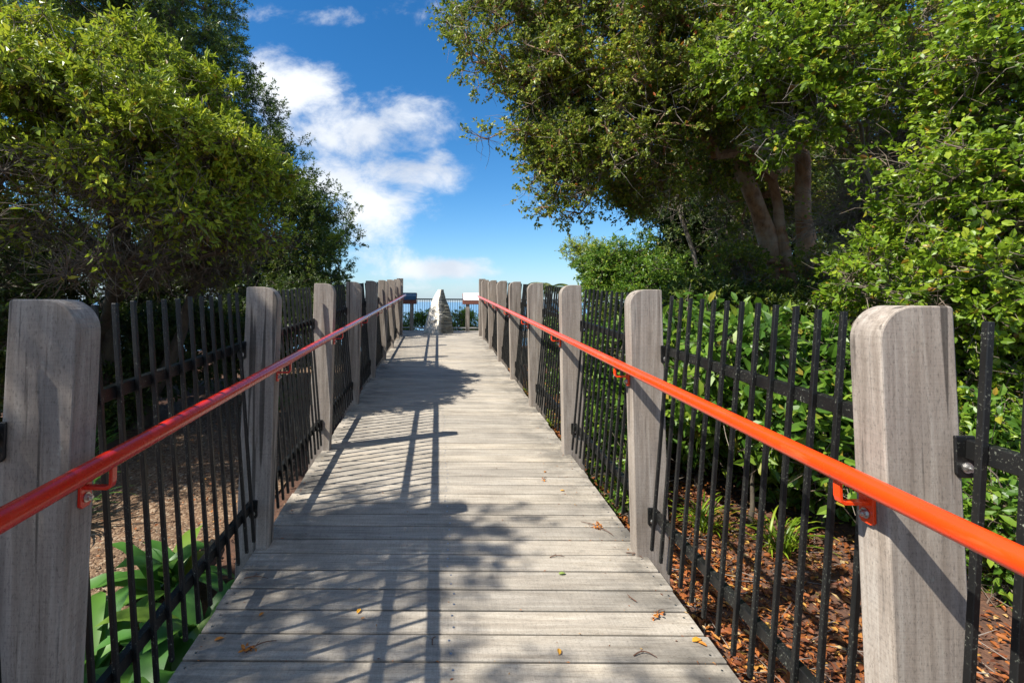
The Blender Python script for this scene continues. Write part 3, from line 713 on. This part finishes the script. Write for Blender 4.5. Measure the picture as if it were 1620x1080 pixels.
# tree out of the left edge whose crown shades the near deck
tree('overhanging_tree', 'tree just outside the left edge whose branches shade the near deck', 'tree',
     [[gp(-5.4,1.0), (-5.3,1.0,1.8), (-4.9,1.1,3.6), (-4.6,1.2,5.2)]],
     [(-4.3,1.3,5.0,.85,.42,.45), (-4.9,1.35,5.0,.9,.5,.6), (-5.6,-.6,5.0,1.0,1.2,.8)], 520, 100, .06, .42, LM_MID, BK_DARK, 41, clump=.27, shell=.95, gap=-.95, trunk_r=.13)

tree('overhanging_tree', 'thin-crowned tree outside the left edge casting dappled shade on the nearest planks', 'tree',
     [[gp(-6.0,-.6), (-5.9,-.6,1.8), (-5.3,-.4,3.6), (-4.8,-.2,4.8)]],
     [(-4.7,-.1,5.0,1.0,1.1,.5), (-3.6,-.5,5.1,.7,.8,.4)], 360, 70, .06, .42, LM_MID, BK_DARK, 42, clump=.27, shell=.95, gap=-.5, trunk_r=.10)

# ------------------------------------------------------------------ right side trees
tree('large_beech', 'huge small-leaved tree with spreading boughs and forked brown trunk, leaning over from the right', 'tree',
     [[gp(5.55,7.2), (5.5,7.15,1.4), (5.38,7.1,2.8), (5.25,7.0,4.2), (5.3,6.8,6.0)], [gp(5.3,7.35), (5.2,7.35,1.6), (4.85,7.3,2.9), (4.35,7.2,4.0), (3.5,7.0,4.9), (2.5,6.8,5.6)], [(5.4,7.2,1.2), (5.15,7.25,2.6), (4.95,7.3,4.0), (4.9,7.2,5.4)]],
     [ell(800,30,6.8,95,1.0,.85), ell(850,115,6.8,80,1.0,.85), ell(880,200,6.8,82,1.0), ell(900,282,6.8,66,.9,.9), ell(965,60,6.6,160,1.5), ell(1000,210,6.6,125,1.3,.9), ell(1130,90,6.2,160,1.5), ell(1230,60,5.6,130,1.2),
      ell(770,236,6.6,30,.35,.55), ell(1010,300,7.0,55,.8,.6), ell(1400,-20,5.6,220,1.5,.6), ell(740,5,6.6,45,.5,.6), ell(1130,250,7.8,95,.8,.8), ell(1330,180,7.9,90,.8), ell(1175,420,6.9,45,.4), ell(1300,450,6.7,48,.4), ell(1230,300,8.3,90,.5,1.2)],
     3100, 100, .052, .62, LM_MID, BK_RED, 51, clump=.27, shell=.8, twigs=7, trunk_r=.165, gap=-.02, bare=4500, bk2=BK_GREY, rmin=.005, upb=.28, outn=.75)
tree('wavy_leaved_tree', 'bright green wavy-leaved tree hanging close beside the nearest right post', 'tree',
     [[gp(4.9,4.4), (4.8,4.4,1.4), (4.7,4.3,2.6), (4.6,4.2,3.6)], [gp(5.4,4.2), (5.4,4.2,1.5), (5.6,4.0,3.2)]],
     [ell(1560,420,3.9,150,.8,1.1), ell(1480,470,3.9,110,.7,.95), ell(1620,160,3.9,190,.8,1.0), ell(1600,620,3.7,110,.7), ell(1420,600,4.0,70,.5,.8), ell(1700,350,3.8,200,.9,1.2), ell(1520,50,4.1,110,.6,.5)],
     1350, 56, .058, .66, LM_NEAR, BK_TWIG, 52, clump=.27, shell=.75, tpl=T7, twigs=6, trunk_r=.06, bare=2600, gap=-.12, rmin=.004, upb=.5)
tree('wavy_leaved_tree', 'lit drooping spray of bright wavy leaves in front of the forked brown trunk', 'tree',
     [[gp(4.9,5.2), (4.9,5.2,1.8), (4.5,5.1,3.4), (3.4,4.9,4.5)]],
     [ell(1240,150,4.9,75,.5,1.0), ell(1200,80,4.9,75,.5,.9), ell(1290,80,4.8,70,.5,.8)], 230, 65, .058, .66, LM_NEAR, BK_GREY, 53, clump=.25, tpl=T7, trunk_r=.035, bare=400, upb=.5)
tree('bare_twiggy_tree', 'tangle of bare reddish twigs with few leaves between the forked trunk and the wavy-leaved tree', 'tree',
     [[gp(5.6,5.9), (5.5,5.9,1.6), (5.2,5.7,2.8), (4.9,5.5,3.9)]], [ell(1430,220,5.7,100,.7,.9), ell(1370,330,5.8,70,.5,.8), ell(1500,140,5.6,90,.6)], 260, 7, .055, .6, LM_NEAR, BK_TWIG, 55, clump=.35, shell=.95, trunk_r=.05, bare=1700, bk2=BK_GREY, tpl=T7)
shrub('leaning_stem_tree', 'young tree with pale leaning twin stems beyond the right fence', [ell(1090,250,9.5,110,1.2,.9), ell(1190,320,9.5,90,1.0,.9)], 300, 90, .05, .45, LM_DARK, 54, cat='tree', bk=BK_GREY,
      trunk=[[gp(5.6,9.6), (5.3,9.6,1.7), (4.7,9.5,3.3), (4.5,9.5,4.6)], [gp(5.9,9.6), (5.8,9.6,1.8), (5.6,9.4,3.2)]], clump=.35, trunk_r=.06, bare=500)
for i, (lobes, K, lab) in enumerate([
      ([ell(1130,400,12.5,95,1.3,.8), ell(1080,300,12.5,70,1.1)], 420, 'dark background tree between the leaning stems and the forked trunk'),
      ([ell(1370,330,11,110,1.3), ell(1400,440,10.5,100,1.2,.8)], 420, 'dark background tree to the right of the forked trunk'),
      ([ell(1520,300,10,130,1.4), ell(1600,430,9.5,120,1.2)], 420, 'dark background tree behind the wavy-leaved tree at the right edge'),
      ([ell(1190,360,12,90,1.2), ell(1250,260,12.5,120,1.2)], 420, 'dark background tree directly behind the forked trunk')]):
    x, y = lobes[0][0], lobes[0][1]
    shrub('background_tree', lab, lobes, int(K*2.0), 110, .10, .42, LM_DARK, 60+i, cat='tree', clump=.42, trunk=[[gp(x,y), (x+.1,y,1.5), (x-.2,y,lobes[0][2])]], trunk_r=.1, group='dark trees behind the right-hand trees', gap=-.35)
shrub('olive_shrub', 'sunlit olive-yellow bush above the far right fence posts', [ell(925,398,14.5,32,.6,.7), ell(960,415,14,36,.7)], 200, 90, .06, .4, LM_BRIGHT, 71, clump=.25)
shrub('glossy_shrub', 'dense sunlit green bush above the middle of the right fence', [ell(990,420,10.5,52,.8,.9), ell(945,440,11,34,.6), ell(1040,455,9.5,60,.8,.8)], 420, 80, .075, .42, LM_BIG, 72, clump=.24)
def big(label, lobes, K, seed, leaf=.12, per=26):
    lobes = [(x, y, z-.17, a, b, c*.92) for x, y, z, a, b, c in lobes]
    return shrub('glossy_shrub', label, lobes, K, per, leaf, .48, LM_BIG, seed, tpl=T7, clump=.22, shell=.8, upb=.5, outn=.7, gap=-.3, bare=300, bk=BK_DARK, bk2=BK_TWIG, group='glossy broad-leaved shrubs behind the right fence')
big('glossy broad-leaved shrub between the two nearest right posts', [ell(1180,560,4.0,78,.45,1.1), ell(1240,640,3.8,70,.4,.9)], 190, 81)
big('glossy broad-leaved shrub just right of the second right post', [ell(1100,580,4.6,62,.45,1.2), ell(1120,520,4.8,60,.4)], 150, 82)
big('glossy broad-leaved shrub just left of the nearest right post', [ell(1300,560,3.9,60,.4,1.1), ell(1290,690,3.7,50,.35)], 130, 83, .10)
big('bright broad-leaved shrub seen through the bars right of the third right post', [ell(960,560,5.6,50,.5,1.5), ell(1000,620,4.9,40,.35,1.2)], 170, 84, .085, 34)
big('broad-leaved shrub behind the fourth and fifth right posts', [ell(885,520,8.0,36,.6,1.2), ell(905,575,6.6,26,.4,1.5)], 170, 85, .08, 34)
big('broad-leaved shrub low beside the nearest right post, by the frame edge', [ell(1560,790,3.1,60,.3,1.1), ell(1600,900,2.9,50,.3)], 110, 86, .075)
big('low broad-leaved shrub at the back of the mulch right of the second right post', [ell(1120,650,5.1,50,.45,1.0), ell(1060,640,5.4,40,.4,1.0)], 150, 181, .10, 30)
big('low broad-leaved shrub meeting the mulch midway between the two nearest right posts', [ell(1215,700,4.6,52,.45,.9), ell(1170,640,5.0,50,.4,1.0)], 150, 182, .09, 32)
big('dark low shrub meeting the mulch just left of the nearest right post', [ell(1310,740,4.2,55,.45,.9), ell(1370,700,4.2,60,.4,1.0)], 150, 183, .085, 32)
big('low leafy shrub against the bars right of the third right post', [ell(960,660,4.7,32,.25,1.3), ell(985,720,4.2,24,.2,1.2)], 110, 184, .07, 34)
big('tall leafy shrub at the right frame edge beyond the nearest right post', [ell(1580,700,3.3,70,.35,1.2), ell(1650,820,3.1,80,.35,1.0)], 170, 185, .075, 34)
shrub('low_shrub', 'fine-leaved low bush under the wavy-leaved tree behind the nearest right post', [ell(1450,700,4.3,80,.45,1.0), ell(1530,780,3.9,60,.35)], 240, 70, .05, .5, LM_NEAR, 186, clump=.2)
shrub('dark_shrub', 'dense dark bush behind the glossy shrubs, below the forked trunk', [ell(1110,500,6.6,60,.6,.8), ell(1220,510,6.4,65,.6,.8), ell(1320,510,6.0,60,.6,.9)], 520, 90, .065, .45, LM_TALL, 187, clump=.22)
shrub('dark_shrub', 'dark bush filling the gap behind the bars right of the third right post', [ell(1010,530,8.0,45,.6,1.1), ell(950,520,9.0,38,.6,1.0)], 330, 90, .065, .45, LM_TALL, 188, clump=.22)
# shrubs on the slope beyond the lookout railing
for i, (px, py, r_) in enumerate([(600,512,24), (655,515,20), (672,505,13), (725,512,20), (733,500,14), (752,513,18), (785,508,22), (640,528,16), (700,528,20), (768,528,16)]):
    lab = ['low bright bush behind the railing at far left, hidden partly by the end posts','low bush behind the railing under the blue picture sign','small round bush just left of the standing stone','low bush right of the standing stone behind the railing','upright leafy sprig right of the standing stone','low bush behind the railing under the glare-white sign','bush behind the last right posts','strip of low growth behind the railing left of the stone','strip of low growth directly behind the standing stone','strip of low growth behind the railing right of the stone'][i]
    d = 17.0 + (i % 3)*.5
    shrub('slope_shrub', lab, [ell(px,py,d,r_,.5,.9)], 60, 50, .07, .42, LM_NEAR if i % 2 else LM_BIG, 90+i, clump=.18, group='bushes on the slope beyond the railing')

# ------------------------------------------------------------------ low plants with strap leaves, ferns
def strap_plant(name, label, x, y, n, L, W, lm, seed, cat='plant', group=None, arch=.9, ribs=7):
    r = np.random.default_rng(seed); z0 = float(ground_z(x, y)); mb = MB()
    for i in range(n):
        az = r.uniform(0, 2*PI); ln = L*r.uniform(.6, 1.15); w = W*r.uniform(.7, 1.2); el0 = r.uniform(.75, 1.45) if W < .05 else r.uniform(.45, 1.2); tw = r.uniform(-.4, .4)
        p = np.array([r.normal()*.035, r.normal()*.035, 0.]); d = np.array([math.cos(az), math.sin(az)]); side = np.array([-d[1], d[0], 0.])
        vs = []; el_ = el0
        for k in range(ribs+1):
            s_ = k/ribs; ww = w*(.35 + 1.3*s_ if s_ < .35 else .82*math.sqrt(max(0, 1-((s_-.35)/.65)**2.2)))
            sd = side*math.cos(tw*s_) + np.array([0,0,1])*math.sin(tw*s_); up = np.array([-d[0]*math.sin(el_), -d[1]*math.sin(el_), math.cos(el_)])
            vs += [tuple(p - sd*ww*.5 + up*ww*.12), tuple(p), tuple(p + sd*ww*.5 + up*ww*.12)]
            p = p + np.array([d[0]*math.cos(el_), d[1]*math.cos(el_), math.sin(el_)])*ln/ribs; el_ -= arch*2.0/ribs*(.4+s_)
        mb.add(vs, [(k*3+j, k*3+j+1, k*3+j+4, k*3+j+3) for k in range(ribs) for j in (0, 1)])
    o = mb.build(name, lm, None, (x, y, z0), smooth=True); tag(o, label, cat, group); return o
LPL = [(-1.42,2.15,'large clump of broad pale-green strap leaves at the bottom left behind the bars'), (-1.30,2.75,'broad strap-leaf clump touching the deck edge left of the second left post'), (-1.75,2.5,'broad strap-leaf clump at the edge of the gravel path'),
       (-1.35,1.75,'broad strap-leaf clump beside the foot of the nearest left post'), (-1.68,3.15,'upright broad strap-leaf clump furthest along the left deck edge'), (-1.25,2.42,'low broad-leaf clump under the lower crossbar of the left fence')]
for i, (x, y, lab) in enumerate(LPL): strap_plant('strap_leaf_plant', lab, x, y, 18, .52, .15, LM_STRAP, 200+i, group='strap-leaf plants along the left deck edge')
for i, (x, y, lab) in enumerate([(-2.75,4.05,'grassy flax tuft beyond the path behind the nearest left post'), (-3.3,4.9,'dark flax tuft across the gravel path'), (-3.9,6.0,'flax tuft under the rounded tree'), (-2.2,7.6,'flax tuft at the far bend of the path')]):
    strap_plant('flax_tuft', lab, x-.35, y, 46, .75, .022, LM_STRAP, 220+i, group='grassy tufts beside the gravel path')
for i, (x, y, lab) in enumerate([(1.75,4.3,'bright grassy tuft right of the second right post'), (2.1,3.9,'grassy tuft under the glossy shrub behind the right bars'), (1.5,5.4,'grassy tuft at the foot of the third right post'), (1.45,6.6,'grassy tuft at the foot of the fourth right post'), (2.5,3.6,'grassy tuft at the back of the leaf litter'), (1.6,8.2,'grassy tuft at the foot of the fifth right post')]):
    strap_plant('grass_tuft', lab, x, y, 60, .38, .016, LM_NEAR, 240+i, group='grassy tufts behind the right fence')
def fern(name, label, x, y, z0, n, L, seed, trunk=0, cat='fern'):
    r = np.random.default_rng(seed); root = empty(name, (x, y, z0)); tag(root, label, cat)
    if trunk: MB().tube([(0,0,0),(0.05,0,trunk*.5),(0,0,trunk)], [.09,.07,.06], 10).build('trunk', BK_DARK, root, smooth=True)
    P=[];A=[];N=[];Ls=[]; st = MB()
    for i in range(n):
        az = 2*PI*i/n + r.uniform(-.2,.2); el_ = r.uniform(.5,1.0); p = np.array([0,0,trunk*1.0]); d = np.array([math.cos(az), math.sin(az)]); pts=[tuple(p)]; m_=26
        for k in range(m_):
            s_=k/m_; ax=np.array([d[0]*math.cos(el_),d[1]*math.cos(el_),math.sin(el_)]); p=p+ax*L/m_; el_-=.07; pts.append(tuple(p))
            for sg in (-1,1):
                sd=np.array([-d[1],d[0],0])*sg; P.append(p); A.append(unit(sd*1.0+ax*.35+np.array([0,0,-.2]))); N.append(np.array([0,0,1.])+ax*.1); Ls.append(L*.27*math.sin(PI*min(1,(s_*.92+.08)))**.7)
        st.tube(pts[::3], .006, 5)
    st.build('stalks', BK_DARK, root)
    put_leaves('fronds', np.array(P), np.array(A), np.array(N), np.array(Ls), .22, T7, LM_TALL, root)
fx, fy, fz = at(868, 452, 12.5)
fern('tree_fern', 'tree fern with arching fronds poking above the far right fence', fx, fy, float(ground_z(fx, fy)), 11, .75, 5, trunk=fz-float(ground_z(fx,fy))-.1)

# ------------------------------------------------------------------ litter
def litter():
    r = np.random.default_rng(77); n = 42000
    x = DECK_R + .03 + np.abs(r.normal(size=n))*1.15; y = r.uniform(.4, 11.5, n); y = .4 + (y-.4)**1.0
    P = np.stack([x, y, ground_z(x, y) + r.uniform(.004, .035, n)], -1); A = unit(np.stack([r.normal(size=n), r.normal(size=n), r.normal(size=n)*.18], -1)); N = unit(np.stack([r.normal(size=n)*.35, r.normal(size=n)*.35, np.ones(n)], -1))
    o = put_leaves('leaf_litter', P, A, N, (.014 + .048*r.random(n)**1.7), .5, T7, LM_LITTER); tag(o, kind='stuff')
    n = 1500; x = -1.1 - np.abs(r.normal(size=n))*1.4; y = r.uniform(.8, 11, n)
    P = np.stack([x, y, ground_z(x, y) + .05], -1); A = unit(np.stack([r.normal(size=n), r.normal(size=n), r.normal(size=n)*.15], -1)); N = unit(np.stack([r.normal(size=n)*.3, r.normal(size=n)*.3, np.ones(n)], -1))
    o = put_leaves('leaf_litter', P, A, N, r.uniform(.015, .045, n), .5, T4, LM_LITTER); tag(o, kind='stuff')
    n = 260; x = DECK_R + .05 + r.random(n)*1.8; y = r.uniform(.6, 8, n); a = np.stack([x, y, ground_z(x, y)+.03], -1); d = unit(np.stack([r.normal(size=n), r.normal(size=n), r.normal(size=n)*.1], -1))
    V, F = segs_mesh(a, a + d*r.uniform(.06, .3, n)[:, None], np.full(n, .003), np.full(n, .0015), 4); tag(np_mesh('twig_litter', V, F, BK_GREY), kind='stuff')
    n = 9000; y = r.uniform(.5, 12, n); x = -2.75 - .045*(y-5)**2*.25 + r.normal(size=n)*.65; s = r.uniform(.003, .011, n)
    tv = np.array([(1,0,0),(-1,0,0),(0,1,0),(0,-1,0),(0,0,.7),(0,0,-.5)]); tf = np.array([(0,2,4),(2,1,4),(1,3,4),(3,0,4),(2,0,5),(1,2,5),(3,1,5),(0,3,5)])
    V = np.stack([x, y, ground_z(x, y)+.035], -1)[:, None] + tv[None]*s[:, None, None]*(1+.5*r.random((n, 6, 3))); F = (tf[None]+(np.arange(n)*6)[:, None, None]).reshape(-1, 3)
    tag(np_mesh('loose_gravel', V.reshape(-1, 3), F, make_gravel()), kind='stuff')
litter()
def deck_debris():
    r = np.random.default_rng(91); n = 900
    y = 1.2 + 10*r.random(n)**1.4; k = np.floor((y+2.6)/.1471); j = r.random(n) < .55; y = np.where(j, -2.6 + k*.1471 - .006 + r.normal(size=n)*.003, y)
    e = r.random(n) < .5; x = np.where(e, np.where(r.random(n) < .65, DECK_R - .02 - np.abs(r.normal(size=n))*.13, DECK_L + .02 + np.abs(r.normal(size=n))*.12), r.uniform(DECK_L+.02, DECK_R-.02, n))
    P = np.stack([x, y, ramp_z(y)+.002], -1); A = unit(np.stack([r.normal(size=n), r.normal(size=n)*.6, r.normal(size=n)*.05], -1)); N = np.tile(np.array([[.05, 0, 1.]]), (n, 1))
    tag(put_leaves('deck_debris', P, A, N, .005 + .016*r.random(n)**2.5, .4, T4, LM_LITTER), kind='stuff')
deck_debris()
M_DRY = leaf_mat('dry_orange_leaf', [(0,(.42,.12,.02)),(.5,(.5,.2,.03)),(1,(.3,.09,.02))], .5, .15, (.5,.2,.02))
M_YEL = leaf_mat('yellow_fallen_leaf', [(0,(.6,.36,.04)),(1,(.62,.28,.04))], .45, .15, (.6,.3,.02))
M_GRN = leaf_mat('green_fallen_leaf', [(0,(.2,.28,.07)),(1,(.25,.33,.1))], .45, .15, (.3,.4,.05))
M_TWIG = simple('dry_twig', (.10,.045,.025), .8)
def deck_leaf(px, py, L, rot, m, label):
    x, y = on_deck(px, py); d = np.array([[math.cos(rot), math.sin(rot), .12]])
    o = put_leaves('fallen_leaf', np.array([[0,0,.004]]), d, np.array([[.1,0,1.]]), np.array([L]), .5, T7, m); o.location = (x, y, ramp_z(y)); o.rotation_euler = (math.atan(SL), 0, 0)
    tag(o, label, 'leaf', 'fallen leaves on the deck')
def deck_twig(px, py, L, rot, bend, label, flowers=0):
    x, y = on_deck(px, py); root = empty('fallen_twig', (x, y, ramp_z(y))); root.rotation_euler = (math.atan(SL), 0, rot); tag(root, label, 'twig', 'fallen twigs on the deck')
    pts = [(L*(k/6-.5), bend*math.sin(PI*k/6), .004 + .006*math.sin(PI*k/6)) for k in range(7)]
    mb = MB().tube(pts, [.0025,.0024,.0022,.002,.0018,.0015,.001], 6); mb.tube([pts[2], (pts[2][0]+L*.18, pts[2][1]+L*.16, .01)], [.0016,.0008], 5); mb.build('stem', M_TWIG, root, smooth=True)
    if flowers:
        r = np.random.default_rng(int(px)); n = flowers; P = np.stack([-L*.45+r.normal(size=n)*.014, r.normal(size=n)*.016, .006+r.random(n)*.012], -1)
        put_leaves('dried_petals', P, unit(r.normal(size=(n,3))*np.array([1,1,.3])), unit(r.normal(size=(n,3))*.5+np.array([0,0,1.])), r.uniform(.014,.028,n), .5, T7, M_DRY, root)
for a in [(571,958,.035,1.2,M_YEL,'yellow-orange leaf on the near deck left of the centre screws'), (883,1018,.035,1.4,M_YEL,'amber leaf on the near deck right of the centre screws'), (882,897,.04,.2,M_GRN,'pale green leaf lying right of the centre screws'),
          (1087,997,.05,.3,M_YEL,'large orange leaf near the right deck edge'), (1110,1004,.04,2.4,M_DRY,'curled orange leaf touching the right deck edge'), (885,770,.035,.1,M_YEL,'small bright yellow leaf in the sunlit middle of the deck'),
          (577,966,.02,.3,M_DRY,'tiny orange fleck beside the yellow-orange leaf'), (860,742,.03,.8,M_DRY,'brown leaf in the sun by the third right post'), (352,1000,.04,.4,M_DRY,'rust-coloured leaf near the lower left deck edge'), (420,963,.03,1.0,M_DRY,'rust-coloured leaf near the left deck edge above the flowered twig'),
          (540,1028,.0,0,M_DRY,'')]:
    if a[2]: deck_leaf(*a)
for a in [(425,1008,.12,.6,.01,'twig with orange dried flowers at the lower left of the deck',16), (1015,1020,.09,-.1,.02,'curved bare twig at the lower right of the deck'), (880,871,.08,.1,.006,'short dark twig right of the centre screws'),
          (690,998,.05,1.3,.006,'thin curved twig just left of the centre screws'), (1040,955,.07,.8,.012,'twig with rusty dried petals by the right deck edge',10), (995,932,.06,1.9,.012,'hooked twig near the right deck edge'),
          (930,820,.1,2.6,.012,'twig with brown petals in the sun left of the second right post',12), (953,832,.12,-.9,.01,'long dead sprig beside the second right post',9), (415,906,.12,.0,.006,'strip of bark lying across the left deck edge'), (862,752,.06,.9,.008,'small twig in the sunlit middle right of the deck',4), (1000,868,.09,-.7,.01,'bent twig against the foot of the second right post')]:
    deck_twig(*a)
